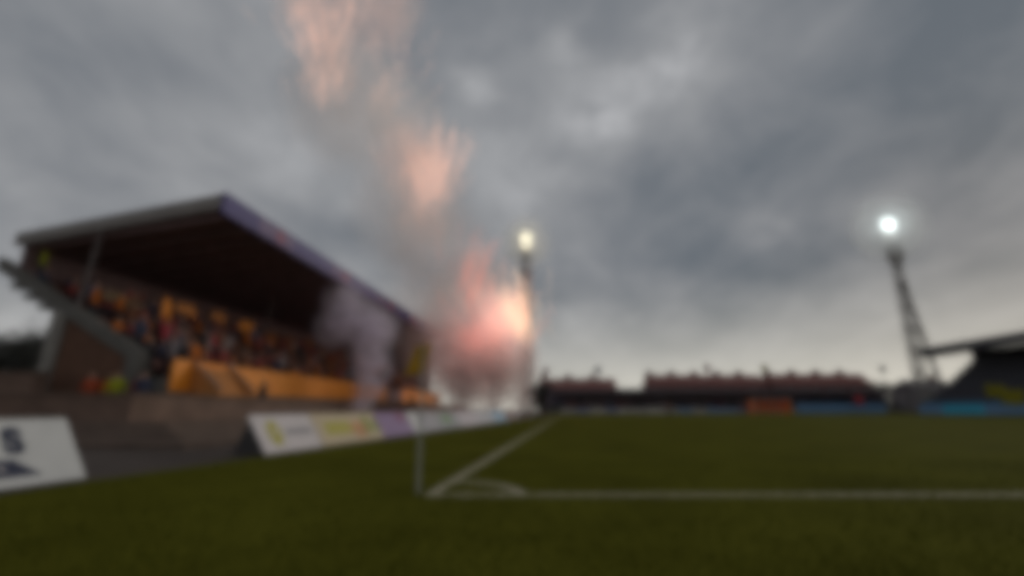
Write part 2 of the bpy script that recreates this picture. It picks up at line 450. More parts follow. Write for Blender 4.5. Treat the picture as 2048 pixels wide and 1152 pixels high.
# orange parapet in panels
M_orange2 = mat('orange_shaded_panel', (0.52, 0.25, 0.055), 0.6, 0.15, 1.5)
y = 0.0
k = 0
while y < 44:
    if not (22.0 < y < 26.5):
        MB().box((-0.11, y + 0.012, 1.52), (0.0, y + 2.188, 2.76)).build('parapet_panel', M_orange, st)
    else:
        MB().box((-0.11, y + 0.012, 1.52), (-0.01, y + 2.188, 2.62)).build('parapet_panel', M_dark, st)
    y += 2.2; k += 1
MB().box((-0.13, 0.0, 0.44), (-0.012, 44, 1.50)).build('front_base_wall', M_brown, st)
# stairs down from the deck towards the pitch, two solid balustrades
for y in (0.95, 3.15):
    MB().prism([(0.02, 2.60), (0.14, 2.66), (1.30, 1.55), (1.30, 0.44), (0.02, 0.44)], y, y + 0.12).build('stair_balustrade', mat('dull_ochre', (0.50, 0.21, 0.06), 0.7, 0.2, 2), st)
    MB().tube((0.03, y + 0.06, 2.74), (1.36, y + 0.06, 1.62), 0.05, n=8).build('handrail', M_roofgrey, st)
for i in range(6):
    MB().box((0.02 + 0.2 * i, 1.075, 0.44), (0.215 + 0.2 * i, 3.145, 2.52 - 0.22 * i)).build('stair_step', mat('dull_ochre', 0), st)
# back wall and roof
MB().box((-8.34, 0.3, 6.153), (-8.2, SLN, 7.80)).build('back_wall', M_dark, st)
def roofz(x, top): return (9.72 + (x - 0.85) * 0.160) if top else (9.15 + (x - 0.85) * 0.145)
MB().prism([(0.80, roofz(0.8, 0)), (-8.35, roofz(-8.35, 0)), (-8.35, roofz(-8.35, 1)), (0.80, roofz(0.8, 1))], 0.16, SLN).build('roof', M_dark, st)
MB().prism([(0.86, roofz(0.86, 0) - 0.02), (-8.45, roofz(-8.45, 0) - 0.05), (-8.45, roofz(-8.45, 1) + 0.06), (0.86, roofz(0.86, 1) + 0.06)], 0.0, 0.155).build('gable_fascia', M_roofgrey, st)
y = 0.16
for y in [0.16 + 1.5 * k for k in range(26)]:
    MB().prism([(0.5, roofz(0.5, 0) - 0.30), (-8.2, roofz(-8.2, 0) - 0.16), (-8.2, roofz(-8.2, 0) - 0.003), (0.5, roofz(0.5, 0) - 0.003)], y + 0.3, y + 0.42).build('roof_rib', M_dark, st)
MB().prism([(-8.19, 5.0), (-0.2, 2.0), (-0.2, roofz(-0.2, 0) - 0.01), (-8.19, roofz(-8.19, 0) - 0.01)], SLN + 0.003, SLN + 0.2).build('far_end_wall', M_dark, st)
# fascia: purple panels, some with pale sponsor marks
y = 0.0; k = 0
while y < SLN - 0.2:
    w = 2.0
    MB().box((0.865, y + 0.006, 8.93), (0.99, min(SLN, y + w) - 0.006, 9.86)).build('fascia_panel', M_purple, st)
    y += w; k += 1
for (a, b, m_) in ((2.5, 3.9, M_lilac), (3.95, 4.75, M_pinklogo), (4.8, 5.6, M_lilac), (10.2, 11.6, M_lilac), (11.7, 12.7, M_pinklogo), (18.0, 20.2, M_lilac), (20.6, 22.0, M_pinklogo), (27, 29, M_pinklogo), (33, 35.5, M_lilac)):
    MB().box((0.993, a, 9.05), (1.003, b, 9.74)).build('sponsor_mark', m_, st, 0.0)
for y in (0.2, 13.2, 26.2, 38.9):
    MB().tube((-4.95, y, 4.9), (-4.62, y, roofz(-4.62, 0) + 0.02), 0.075, 0.06, 10).build('roof_prop', M_steeldk2, st)

# ------------------------------------------------------------------ people
def person_mesh(name, joints, edges, coat_top, coat_low):
    """skin a skeleton; joints: name -> (x, y, z, r). Faces y- is the front (facing -y)"""
    keys = list(joints)
    me = bpy.data.meshes.new(name + '_sk')
    me.from_pydata([joints[k][:3] for k in keys], [(keys.index(a), keys.index(b)) for a, b in edges], [])
    ob = bpy.data.objects.new('tmp', me); COL.objects.link(ob)
    md = ob.modifiers.new('skin', 'SKIN'); md.use_smooth_shade = True
    if not me.skin_vertices: me.skin_vertices.new()
    for i, k in enumerate(keys):
        r = joints[k][3]
        me.skin_vertices[0].data[i].radius = r if isinstance(r, tuple) else (r, r)
        me.skin_vertices[0].data[i].use_root = (k == 'pelvis')
    sb = ob.modifiers.new('sub', 'SUBSURF'); sb.levels = 1; sb.render_levels = 1
    bpy.context.view_layer.update()
    out = bpy.data.meshes.new_from_object(ob.evaluated_get(bpy.context.evaluated_depsgraph_get()))
    bpy.data.objects.remove(ob)
    out.name = name
    return out
BASE_E = [('pelvis', 'waist'), ('waist', 'chest'), ('chest', 'neck'), ('neck', 'head'), ('head', 'crown')]
for s in 'lr':
    BASE_E += [('chest', 'sh' + s), ('sh' + s, 'el' + s), ('el' + s, 'wr' + s), ('wr' + s, 'ha' + s), ('pelvis', 'hip' + s), ('hip' + s, 'kn' + s), ('kn' + s, 'an' + s), ('an' + s, 'toe' + s)]
def skeleton(pose):
    J = {}
    sit = pose == 'sit'
    pz = 0.50 if sit else 0.96
    J['pelvis'] = (0, 0, pz, (0.155, 0.115)); J['waist'] = (0, 0, pz + 0.18, (0.145, 0.105)); J['chest'] = (0, 0, pz + 0.40, (0.165, 0.12))
    J['neck'] = (0, 0, pz + 0.55, 0.055); J['head'] = (0, -0.018, pz + 0.68, (0.098, 0.12)); J['crown'] = (0, -0.008, pz + 0.785, (0.085, 0.102))
    for s, sg in (('l', -1), ('r', 1)):
        J['sh' + s] = (0.20 * sg, 0, pz + 0.46, 0.07)
        if pose == 'cheer':
            J['el' + s] = (0.33 * sg, -0.05, pz + 0.66, 0.052); J['wr' + s] = (0.30 * sg, -0.08, pz + 0.92, 0.04); J['ha' + s] = (0.28 * sg, -0.09, pz + 1.05, 0.045)
        elif pose == 'clap' or pose == 'sit':
            J['el' + s] = (0.27 * sg, -0.05, pz + 0.20, 0.055); J['wr' + s] = (0.12 * sg, -0.26, pz + 0.26, 0.042); J['ha' + s] = (0.04 * sg, -0.33, pz + 0.30, 0.045)
        else:
            J['el' + s] = (0.26 * sg, 0.02, pz + 0.18, 0.055); J['wr' + s] = (0.27 * sg, -0.04, pz - 0.06, 0.04); J['ha' + s] = (0.27 * sg, -0.06, pz - 0.18, 0.045)
        if sit:
            J['hip' + s] = (0.10 * sg, -0.08, pz - 0.01, 0.09); J['kn' + s] = (0.12 * sg, -0.46, pz, 0.07); J['an' + s] = (0.12 * sg, -0.48, 0.08, 0.05); J['toe' + s] = (0.13 * sg, -0.64, 0.05, 0.045)
        else:
            sp = 0.03 if pose != 'walk' else 0
            yk = 0 if pose != 'walk' else 0.16 * sg
            J['hip' + s] = (0.10 * sg, 0, pz - 0.06, 0.095); J['kn' + s] = (0.12 * sg, -0.02 + yk * 0.6, 0.50, 0.068); J['an' + s] = (0.13 * sg, 0.02 + yk * 1.6, 0.09, 0.048); J['toe' + s] = (0.14 * sg, -0.14 + yk * 1.6, 0.045, 0.042)
    return J, pz
PM = {}
for pose in ('stand', 'cheer', 'clap', 'sit', 'walk'):
    J, pz = skeleton(pose)
    me = person_mesh('person_' + pose, J, BASE_E, 0, 0)
    me.materials.clear()
    coat = mat('coat_black', (0.03, 0.03, 0.035), 0.8, 0.2, 8)
    for m_ in (coat, M_trous, M_skin, M_hair): me.materials.append(m_)
    hands = [Vector(J['hal'][:3]), Vector(J['har'][:3])]
    for f in me.polygons:
        c = f.center
        if c.z > pz + 0.58 and abs(c.x) < 0.13:
            f.material_index = 3 if (c.z > pz + 0.755 or (c.y > 0.012 and c.z > pz + 0.62)) else 2
        elif min((c - h_).length for h_ in hands) < 0.085: f.material_index = 2
        elif c.z < pz - 0.045 or (pose == 'sit' and c.y < -0.1 and c.z < pz + 0.12): f.material_index = 1
        else: f.material_index = 0
    # a nose and eyes on the face
    bm = bmesh.new(); bm.from_mesh(me)
    fy = -0.125
    for (dx, dz, r, mi) in ((0, 0.665, 0.017, 2), (-0.033, 0.69, 0.011, 3), (0.033, 0.69, 0.011, 3)):
        n0 = len(bm.faces)
        bmesh.ops.create_icosphere(bm, subdivisions=1, radius=r, matrix=Matrix.Translation((dx, fy + (0.006 if mi == 3 else -0.004), pz + dz)))
        bm.faces.ensure_lookup_table()
        for f in bm.faces[n0:]: f.material_index = mi; f.smooth = True
    bm.to_mesh(me); bm.free()
    PM[pose] = me
COATS = {
 'orange': mat('coat_orange', (0.56, 0.155, 0.018), 0.8, 0.2, 8), 'black': mat('coat_black', 0), 'maroon': mat('coat_maroon', (0.27, 0.055, 0.045), 0.8, 0.2, 8),
 'navy': mat('coat_navy', (0.04, 0.05, 0.09), 0.8, 0.2, 8), 'grey': mat('coat_grey', (0.16, 0.14, 0.15), 0.8, 0.2, 8), 'brown': mat('coat_brown', (0.22, 0.085, 0.045), 0.8, 0.2, 8),
 'red': mat('coat_red', (0.42, 0.03, 0.05), 0.8, 0.2, 8), 'blue': mat('coat_blue', (0.08, 0.15, 0.26), 0.8, 0.2, 8), 'yellow': mat('coat_hivis', (0.37, 0.39, 0.015), 0.7, 0.1, 8),
 'hiorange': mat('coat_hiorange', (0.42, 0.075, 0.025), 0.7, 0.1, 8), 'pale': mat('coat_pale', (0.36, 0.31, 0.30), 0.8, 0.15, 8), 'cyan': mat('coat_cyan', (0.08, 0.28, 0.42), 0.8, 0.15, 8)}
def person(pose, coat, loc, rz, label, group=None, s=1.0):
    o = link('person', PM[pose], None, loc, (0, 0, rz), (s, s, s))
    o.material_slots[0].link = 'OBJECT'; o.material_slots[0].material = COATS[coat]
    return tag(o, label, 'person', group)
FACE = math.pi / 2 - AX             # a figure facing -y turned to face the pitch (+x of the stand)
rp = random.Random(21)
CW = ['orange'] * 20 + ['black'] * 14 + ['maroon'] * 28 + ['navy'] * 12 + ['grey'] * 9 + ['brown'] * 22 + ['red'] * 3 + ['blue'] * 2 + ['pale'] * 3
POSE_T = {'sit': 'seated', 'stand': 'standing', 'cheer': 'cheering', 'clap': 'clapping'}
crowd_items = []
for i in range(NR):
    y = 0.8
    while y < SLN - 0.6:
        in_aisle = any(a < y < b for a, b in ((8.5, 9.9), (18.1, 19.5), (27.9, 29.3)))
        keep = rp.random() < (0.75 if y < 3.0 else 0.90)
        if keep and not in_aisle:
            pose = rp.choices(['sit', 'stand', 'cheer', 'clap'], [5, 3, 1.2, 2.5])[0]
            if i >= 7 and pose != 'sit': pose = 'sit'
            coat = rp.choice(CW)
            x = row_x(i) - (0.30 if pose == 'sit' else 0.12)
            if pose == 'sit': x = row_x(i) - 0.40
            loc = SW(x, y, row_z(i) + (0.003 if pose != 'sit' else -0.005))
            rz = FACE + rp.uniform(-0.35, 0.35) * (0.4 if pose == 'sit' else 1)
            if y < 14.5:
                person(pose, coat, loc, rz, f'{POSE_T[pose]} spectator in {"bright orange" if coat=="orange" else coat} coat, near half of left stand',
                       f'{POSE_T[pose]} spectators in {coat} in the near half of the left stand', rp.uniform(0.94, 1.04))
            else:
                crowd_items.append((pose, coat, loc, rz))
        y += rp.uniform(0.52, 0.68)
def crowd(name, items, label):
    names = list(COATS); 
    vs, fs, mi = [], [], []
    for pose, coat, loc, rz in items:
        me = PM[pose]; b = len(vs); Mx = Matrix.Translation(loc) @ Matrix.Rotation(rz, 4, 'Z')
        vs += [Mx @ v.co for v in me.vertices]
        for p in me.polygons:
            fs.append([b + k for k in p.vertices])
            mi.append(names.index(coat) if p.material_index == 0 else len(names) + p.material_index - 1)
    me = bpy.data.meshes.new(name); me.from_pydata(vs, [], fs)
    for k in names: me.materials.append(COATS[k])
    for m_ in (M_trous, M_skin, M_hair): me.materials.append(m_)
    me.polygons.foreach_set('material_index', mi); me.polygons.foreach_set('use_smooth', [True] * len(fs))
    return tag(link(name, me), label, 'crowd', kind='stuff')
crowd('crowd', crowd_items, 'dense crowd filling the far half of the left stand')
# stewards and others
person('stand', 'yellow', SW(-7.75, 0.75, 6.15), FACE + 1.1, 'steward in yellow vest high at the back corner of the left stand')
person('stand', 'yellow', SW(-1.55, -0.75, 0.44), FACE - 0.7, 'steward in bright yellow green vest behind the wall below the stand')
person('stand', 'hiorange', SW(-2.6, -0.75, 0.44), FACE - 0.9, 'steward in red orange jacket left of the yellow vest steward')
person('stand', 'black', SW(-2.95, -0.45, 0.44), FACE - 0.4, 'dark clad person left of the red orange steward', None)
person('stand', 'orange', SW(-2.2, -0.35, 0.44), FACE - 0.5, 'person in orange between the two near stewards', None, 0.97)
person('stand', 'navy', SW(-0.60, -0.6, 0.44), FACE - 0.5, 'person in dark navy coat beside the grey front column', None)
person('stand', 'maroon', SW(-0.95, -0.4, 0.44), FACE - 0.6, 'person in maroon coat left of the navy one', None, 0.98)
person('stand', 'black', SW(0.9, 4.6, 0.44), FACE, 'dark clad person by the foot of the orange wall stairs', None)
person('walk', 'black', SW(2.4, 24.0, 0.44), FACE + 0.6, 'dark figure under the smoke in front of the orange wall', None)

# flags waved in the stand
def flag(loc, rz, w, h, m_, ph, label, lean=0.0, group='orange flags waved in the left stand', name='waved_flag'):
    e = tag(empty(name, loc, rz), label, 'flag', group)
    MB().tube((0, 0, 0), (lean * ph, 0, ph), 0.018, 0.012, 6).build('pole', M_steeldk, e)
    bm = bmesh.new(); g = []
    rr = random.Random(int(loc[0] * 100 + loc[1] * 10)); p0 = rr.random() * 6
    for j in range(7):
        row = []
        for i in range(11):
            s, q = i / 10, j / 6
            row.append(bm.verts.new((lean * ph * (1 - q * h / ph) + s * w * 0.96, 0.09 * w * math.sin(s * 7 + p0 + q * 1.5) * (0.3 + s), ph - q * h - 0.12 * h * s * s)))
        g.append(row)
    for j in range(6):
        for i in range(10): bm.faces.new((g[j][i], g[j][i + 1], g[j + 1][i + 1], g[j + 1][i]))
    me = bpy.data.meshes.new('cloth'); bm.to_mesh(me); bm.free(); me.materials.append(m_)
    for f in me.polygons: f.use_smooth = True
    c = link('cloth', me, e); c.modifiers.new('thick', 'SOLIDIFY').thickness = 0.006
    return e
M_flago = mat('flag_orange', (0.75, 0.25, 0.02), 0.6, 0.15, 4)
M_flagd = mat('flag_dull', (0.52, 0.18, 0.03), 0.6, 0.15, 4)
fz = R(90) - AX
flag(SW(-3.3, 2.6, row_z(3)), fz, 0.5, 1.0, M_flago, 2.55, 'bright orange upright flag, brightest and nearest in the left stand')
flag(SW(-3.3, 3.45, row_z(3)), fz, 1.5, 0.5, M_flagd, 2.5, 'long dull orange flag right of the brightest flag')
flag(SW(-3.3, 5.9, row_z(3)), fz, 1.3, 0.45, M_flagd, 2.55, 'second dull orange flag along the left stand')
flag(SW(-3.3, 8.2, row_z(3)), fz, 1.3, 0.6, M_flago, 2.5, 'third orange flag along the left stand, before the smoke')
flag(SW(-4.7, 0.9, row_z(4)), fz, 1.9, 0.45, mat('flag_ochre', (0.17, 0.11, 0.055), 0.6, 0.2, 4), 2.05, 'dull ochre banner cloth at the near end of the left stand')

# ------------------------------------------------------------------ floodlight masts
def lattice(mb, p0, p1, w0, w1, n, r):
    cs = [(-1, -1), (1, -1), (1, 1), (-1, 1)]
    def pt(t, c):
        w = w0 + (w1 - w0) * t; b = p0.lerp(p1, t); return b + Vector((c[0] * w / 2, c[1] * w / 2, 0))
    for c in cs: mb.tube(pt(0, c), pt(1, c), r * 1.6, r * 1.2, 6)
    for k in range(n):
        a, b = k / n, (k + 1) / n
        for i in range(4):
            c, d = cs[i], cs[(i + 1) % 4]
            mb.tube(pt(a, c), pt(b, d), r, n=5); mb.tube(pt(b, c), pt(b, d), r, n=5)
            if k % 2: mb.tube(pt(a, d), pt(b, c), r, n=5)
    return mb
def lamp_mat(name, col, s): return mat(name, (0.8, 0.8, 0.8), 0.4, 0.0, 1, emit=(col, s))
def floodlight(base, H, cols, rows, dx, dz, lm_, label, w0, w1, mt, r, face, lm2, watts):
    e = tag(empty('floodlight_mast', base), label, 'floodlight')
    hh = rows * dz
    lattice(MB(), Vector((0, 0, 0)), Vector((0, 0, H - hh)), w0, w1, 16, r).build('lattice_tower', mt, e)
    MB().box((-1.4, -1.4, -0.03), (1.4, 1.4, 0.5)).build('footing', M_conc, e)
    pd = bpy.data.lights.new('lamp_light', 'POINT'); pd.energy = watts; pd.shadow_soft_size = 0.85; pd.color = lm_.node_tree.nodes['Principled BSDF'].inputs['Emission Color'].default_value[:3]
    po = bpy.data.objects.new('lamp_light', pd); COL.objects.link(po); po.parent = e
    po.location = Matrix.Rotation(face, 4, 'Z') @ Vector((0, -0.9, H - hh * 0.42))
    fr = MB(); W = cols * dx
    Rm = Matrix.Rotation(face, 4, 'Z')
    for k in range(rows + 1):
        fr.box((-W / 2, 0.0, H - hh + k * dz - 0.06), (W / 2, 0.14, H - hh + k * dz + 0.06), Rm)
    for k in (-1, 0, 1): fr.box((k * W / 2 - 0.07, 0.145, H - hh - 0.4), (k * W / 2 + 0.07, 0.28, H + 0.1), Rm)
    fo = fr.build('lamp_frame', mt, e)
    for j in range(rows):
        for i in range(cols):
            p = Rm @ Vector((-W / 2 + dx * (i + 0.5), -0.05, H - hh + dz * (j + 0.5)))
            n = (Rm @ Vector((0, -1, -0.32))).normalized()
            l = MB().tube(p - n * 0.25, p, min(dx, dz) * 0.22, min(dx, dz) * 0.46, 12).build('lamp', mt, e)
            MB().tube(p + n * 0.004, p + n * 0.03, min(dx, dz) * 0.44, min(dx, dz) * 0.42, 12).build('lens', lm_ if j >= rows // 3 else lm2, l)
    return e
b = P(1052, 485, 88); b.z = 0
floodlight(b, 34.0, 2, 4, 0.85, 0.95, lamp_mat('lamp_warm', (1.0, 0.90, 0.62), 3.0), 'tall dark floodlight mast, lit, at the centre behind the pink smoke', 1.9, 1.6, M_steeldk2, 0.12, R(4), lamp_mat('lamp_warm_dim', (1.0, 0.88, 0.62), 1.6), 210)
b = P(1835, 765, 108); top = P(1775, 450, 108)
b.z = 0
fm = floodlight(Vector((top.x + 0.3, 108, 0)), 45.6, 3, 6, 0.85, 0.95, lamp_mat('lamp_cool', (0.88, 1.0, 0.98), 3.4), 'tall grey floodlight mast, lit, beside the right stand roof', 1.9, 1.3, M_steel, 0.10, R(-32), lamp_mat('lamp_cool_dim', (1.0, 0.96, 0.85), 1.0), 800)
mb = MB()
lattice(mb, Vector((6.0, 1.0, 0)), Vector((1.2, 0.6, 30)), 0.9, 0.6, 12, 0.06)
for z in (6, 12, 18, 24):
    mb.tube((0.9, 0.3, z), (6.0 - 4.8 * z / 30, 0.9, z), 0.06, n=5)
mb.build('bracing_leg', M_steel, fm)
MB().box((-1.3, -0.9, 34.6), (1.5, 1.1, 37.6)).build('service_platform', M_steel, fm)

# ------------------------------------------------------------------ far end: low stand, boards, goal, crowd
fs = tag(empty('low_stand', (0, 0, 0)), 'long low dark stand behind the far goal', 'stand')
M_farroof = mat('far_roof', (0.14, 0.12, 0.135), 0.7, 0.2, 1)
FX0, FX1, FY = 8.0, 84.0, 106.0
MB().box((FX0, FY - 2.5, 4.35), (FX1, FY + 5, 4.75)).build('roof', M_farroof, fs)
MB().box((FX0, FY + 4.6, -0.03), (FX1, FY + 4.98, 4.345)).build('back_wall', mat('far_back_wall', (0.30, 0.25, 0.31), 0.8, 0.2, 0.5), fs)
MB().box((FX0, FY - 2.56, 4.1), (FX1, FY - 2.505, 4.9)).build('fascia', M_farroof, fs)
for k in range(5):
    MB().box((FX0, FY - 1 + k * 1.0, -0.03), (FX1, FY - 0.004 + k * 1.0, 0.5 + 0.3 * k)).build('terrace_step', M_conc, fs)
for k in range(13):
    x = FX0 + 0.3 + k * 6.27
    MB().tube((x, FY - 2.2, -0.03), (x, FY - 2.2, 4.35), 0.12, n=8).build('post', M_steeldk, fs)
items = []
for k in range(5):
    x = FX0 + 0.5
    while x < FX1 - 0.5:
        if rp.random() < 0.62:
            t_ = (x - FX0) / (FX1 - FX0)
            coat = rp.choice(['navy', 'grey', 'pale', 'maroon', 'pale', 'blue'] if t_ < 0.6 else ['navy', 'blue', 'navy', 'grey', 'cyan', 'black'])
            items.append(('stand', coat, Vector((x, FY - 0.5 + k * 1.0, 0.5 + 0.3 * k)), rp.uniform(-0.4, 0.4)))
        x += rp.uniform(0.7, 1.2)
crowd('far_crowd', items, 'distant crowd standing under the low far stand roof')
# hoardings along the far goal line, one panel each
M_h = [mat('hoard_grey', (0.44, 0.41, 0.40), 0.5, 0.1, 1), mat('hoard_mauve', (0.30, 0.30, 0.42), 0.5, 0.1, 1), mat('hoard_pale', (0.58, 0.54, 0.50), 0.5, 0.1, 1), mat('hoard_blue', (0.16, 0.30, 0.50), 0.5, 0.1, 1), mat('hoard_cyan', (0.06, 0.44, 0.66), 0.5, 0.1, 1)]
proto = None
def hoarding(p, q, m_, label, group, h=1.0):
    d = q - p; e = tag(empty('hoarding', p, math.atan2(d.y, d.x)), label, 'hoarding', group)
    MB().box((0.02, 0, 0.03), (d.length - 0.02, 0.06, h)).build('panel', m_, e)
    MB().box((0.2, 0.063, 0), (0.28, 0.5, h * 0.7)).build('support', M_steeldk, e)
    MB().box((d.length - 0.28, 0.063, 0), (d.length - 0.2, 0.5, h * 0.7)).build('support', M_steeldk, e)
for k in range(16):
    x = 10 + k * 3.0
    m_ = M_h[(k * 7 + k // 3) % 3] if k < 8 or k % 3 == 0 else mat('hoard_palebl', (0.24, 0.33, 0.48), 0.5, 0.1, 1)
    hoarding(Vector((x, 101.6, 0)), Vector((x + 3, 101.6, 0)), m_, 'pale hoarding panel along the far end of the pitch', 'pale hoardings along the far end')
for k in range(7):
    x = 58 + k * 2.6
    hoarding(Vector((x, 100.9, 0)), Vector((x + 2.6, 100.9, 0)), M_h[3], 'blue hoarding panel at the far end, right of the orange goal net', 'blue hoardings right of the goal', 1.9)
# far goal with orange net
gp = P(1511, 828, 97); gx = gp.x
ge = tag(empty('goal', (gx, 97.5, 0)), 'far goal with white frame and orange net', 'goal')
gw, gh, gd = 7.4, 2.75, 2.2
MB().tube((0, 0, 0), (0, 0, gh), 0.07, n=8).build('post', M_white, ge)
MB().tube((gw, 0, 0), (gw, 0, gh), 0.07, n=8).build('post', mat('post_yellow', (0.5, 0.40, 0.08), 0.5), ge)
MB().tube((-0.07, 0, gh), (gw + 0.07, 0, gh), 0.07, n=8).build('crossbar', M_white, ge)
mb = MB()
def netsheet(a, b, c, d, n, m):
    for i in range(n + 1):
        t_ = i / n; mb.tube(a.lerp(b, t_), d.lerp(c, t_), 0.032, n=4)
    for j in range(m + 1):
        t_ = j / m; mb.tube(a.lerp(d, t_), b.lerp(c, t_), 0.032, n=4)
V = Vector
netsheet(V((0, gd, 0)), V((gw, gd, 0)), V((gw, gd * .8, gh)), V((0, gd * .8, gh)), 52, 20)
netsheet(V((0, 0, gh)), V((gw, 0, gh)), V((gw, gd * .8, gh)), V((0, gd * .8, gh)), 52, 12)
netsheet(V((0, 0, 0)), V((0, gd, 0)), V((0, gd * .8, gh)), V((0, 0, gh)), 16, 20)
netsheet(V((gw, 0, 0)), V((gw, gd, 0)), V((gw, gd * .8, gh)), V((gw, 0, gh)), 16, 20)
mb.build('net', mat('net_orange', (0.95, 0.26, 0.07), 0.6, 0.1, 2), ge)
# people at the far side
def far_person(u, v, pose, coat, label, rz=0.3):
    r = ray(u, v); t_ = -CH / r.z; p = Vector((r.x * t_, r.y * t_, 0.0))
    return person(pose, coat, p, rz, label)
far_person(1340, 832.5, 'stand', 'brown', 'lone dark figure standing on the far pitch left of the orange goal')
far_person(1258, 829, 'walk', 'navy', 'small dark figure on the far pitch left of the lone dark figure')
far_person(1492, 828, 'stand', 'maroon', 'person in maroon just left of the orange goal net')
p = P(1720, 800, 98.5)
flag(Vector((p.x - 0.9, 98.5, 0)), 0.1, 1.8, 1.9, mat('flag_red', (0.50, 0.05, 0.06), 0.6), p.z + 1.0, 'red flag on a pole in front of the blue hoardings', group=None, name='pole_flag')
far_person(2040, 829.5, 'stand', 'red', 'person in red at the right edge of the pitch', -0.8)
far_person(2015, 829, 'stand', 'brown', 'person in brown left of the red one at the right edge', -0.8)
# flags on poles above the far stand
for (u, v, c, lab) in ((1092, 742, (0.42, 0.27, 0.27), 'pinkish'), (1196, 740, (0.17, 0.19, 0.22), 'slate grey'), (1415, 735, (0.24, 0.10, 0.10), 'dark red'), (1529, 736, (0.42, 0.38, 0.12), 'olive yellow'), (1766, 738, (0.32, 0.32, 0.30), 'pale grey')):
    p = P(u, v, 107); b = Vector((p.x - 0.7, 107, 4.75))
    flag(b, 0.25, 1.5, 1.5, mat('farflag_' + lab.replace(' ', '_'), c, 0.7), p.z + 0.75 - 4.75, f'{lab} flag on a pole above the low far stand', group='flags above the far stand', name='pole_flag')

# ------------------------------------------------------------------ houses behind the far stand
M_tile = mat('roof_tile', (0.28, 0.12, 0.105), 0.8, 0.25, 1.5, 0.4)
M_hbrick = mat('house_brick', (0.20, 0.10, 0.085), 0.85, 0.25, 2, 0.3)
M_glass = mat('window_glass', (0.05, 0.055, 0.06), 0.15, 0.1, 1, spec=0.5)
M_frame = mat('window_frame', (0.5, 0.5, 0.48), 0.5, 0.1, 3)
def make_house(w):
    e = empty('terraced_house')
    d = 8.0
    MB().box((0.02, 0, -0.03), (w - 0.02, d, 5.6)).build('wall', M_hbrick, e)
    MB().box((0.03, 0.03, -2), (w - 0.03, d - .03, -0.033)).build('plinth', M_hbrick, e)
    rf = MB().prism([(-0.35, 5.603), (d + 0.35, 5.603), (d / 2, 8.35)], 0, w, 'x').build('roof', M_tile, e)
    for k in range(9):      # tile courses
        t0, t1 = k / 9, (k + 0.93) / 9
        y0, z0 = -0.38 + (d / 2 + 0.35) * t0, 5.62 + 2.75 * t0; y1, z1 = -0.38 + (d / 2 + 0.35) * t1, 5.62 + 2.75 * t1
        MB().prism([(y0, z0 + 0.07), (y0, z0 + 0.01), (y1, z1 + 0.0), (y1, z1 + 0.035)], 0.01, w - 0.01, 'x').build('tile_course', M_tile, rf)
    ch = MB().box((0.25, d / 2 - 0.75, 7.3), (1.65, d / 2 + 0.75, 9.15)).build('chimney', M_hbrick, rf)
    for k in range(2): MB().tube((0.6 + 0.7 * k, d / 2, 9.15), (0.6 + 0.7 * k, d / 2, 9.55), 0.17, 0.14, 8).build('chimney_pot', M_tile, rf)
    for (x, z) in ((w * 0.26, 3.3), (w * 0.70, 3.3), (w * 0.70, 0.8)):
        fr = MB().box((x - 0.75, -0.05, z), (x + 0.75, -0.003, z + 1.45)).build('window', M_frame, e)
        for s in (-1, 1): MB().box((x + s * 0.36 - 0.3, -0.062, z + 0.1), (x + s * 0.36 + 0.3, -0.053, z + 1.35)).build('pane', M_glass, fr)
        MB().box((x - 0.85, -0.14, z - 0.1), (x + 0.85, -0.003, z - 0.01)).build('sill', M_conc, fr)
    MB().box((w * 0.26 - 0.48, -0.04, -0.02), (w * 0.26 + 0.48, -0.003, 2.1)).build('door', M_navy, e)
    return e
hp = make_house(6.1)
HS = []
for (x0, n, dz, w) in ((7.2, 3, 0.3, 6.6), (35.3, 5, 1.25, 5.95), (66.6, 4, 1.5, 6.4)):
    HS.append([(x0 + k * w, 125.0, dz, w / 6.1) for k in range(n)])
first = True
for bi, (blk, ttl) in enumerate(zip(HS, ('left', 'middle', 'right'))):
    for k, (x, y, dz, s) in enumerate(blk):
        h = hp if first else copy_tree(hp); first = False
        h.location = (x, y, dz); h.scale = (s, 1, 1)
        pos = ['first', 'second', 'third', 'fourth', 'fifth'][k]
        tag(h, f'red roofed brick house, {pos} from left in the {ttl} terrace beyond the far stand', 'house', 'terraced houses beyond the far stand')
# lower link building in the gap and house beyond the right stand
g_ = tag(empty('garage_building', (27.2, 122, 0)), 'low dark building in the gap between left and middle terraces', 'building')
MB().box((0, 0, -0.03), (8.0, 6, 4.6)).build('wall', M_hbrick, g_)
MB().prism([(-0.3, 4.603), (6.3, 4.603), (3, 6.0)], -0.05, 8.05, 'x').build('roof', M_black, g_)
for x in (1.2, 4.4): MB().box((x, -0.06, 0), (x + 2.4, -0.003, 2.3)).build('garage_door', M_steel, g_)
M_pale = mat('pale_render', (0.24, 0.22, 0.22), 0.8, 0.15, 1, 0.2)
g_ = tag(empty('pale_house', (92.5, 112, 0)), 'pale grey gabled house seen beneath the right stand roof', 'house')
MB().box((0, 0, -0.03), (9.5, 8, 5.0)).build('wall', M_pale, g_)
rf = MB().prism([(-0.4, 5.003), (8.4, 5.003), (4, 7.6)], -0.2, 9.7, 'x').build('roof', mat('slate', (0.15, 0.135, 0.14), 0.7, 0.2, 2), g_)
MB().box((6.5, 3.4, 6.2), (7.7, 4.6, 8.6)).build('chimney', M_hbrick, rf)
for x in (2.2, 5.2, 7.6):
    fr = MB().box((x - 0.6, -0.05, 3.0), (x + 0.6, -0.003, 4.3)).build('window', M_frame, g_)
    MB().box((x - 0.52, -0.062, 3.08), (x + 0.52, -0.053, 4.22)).build('pane', M_glass, fr)

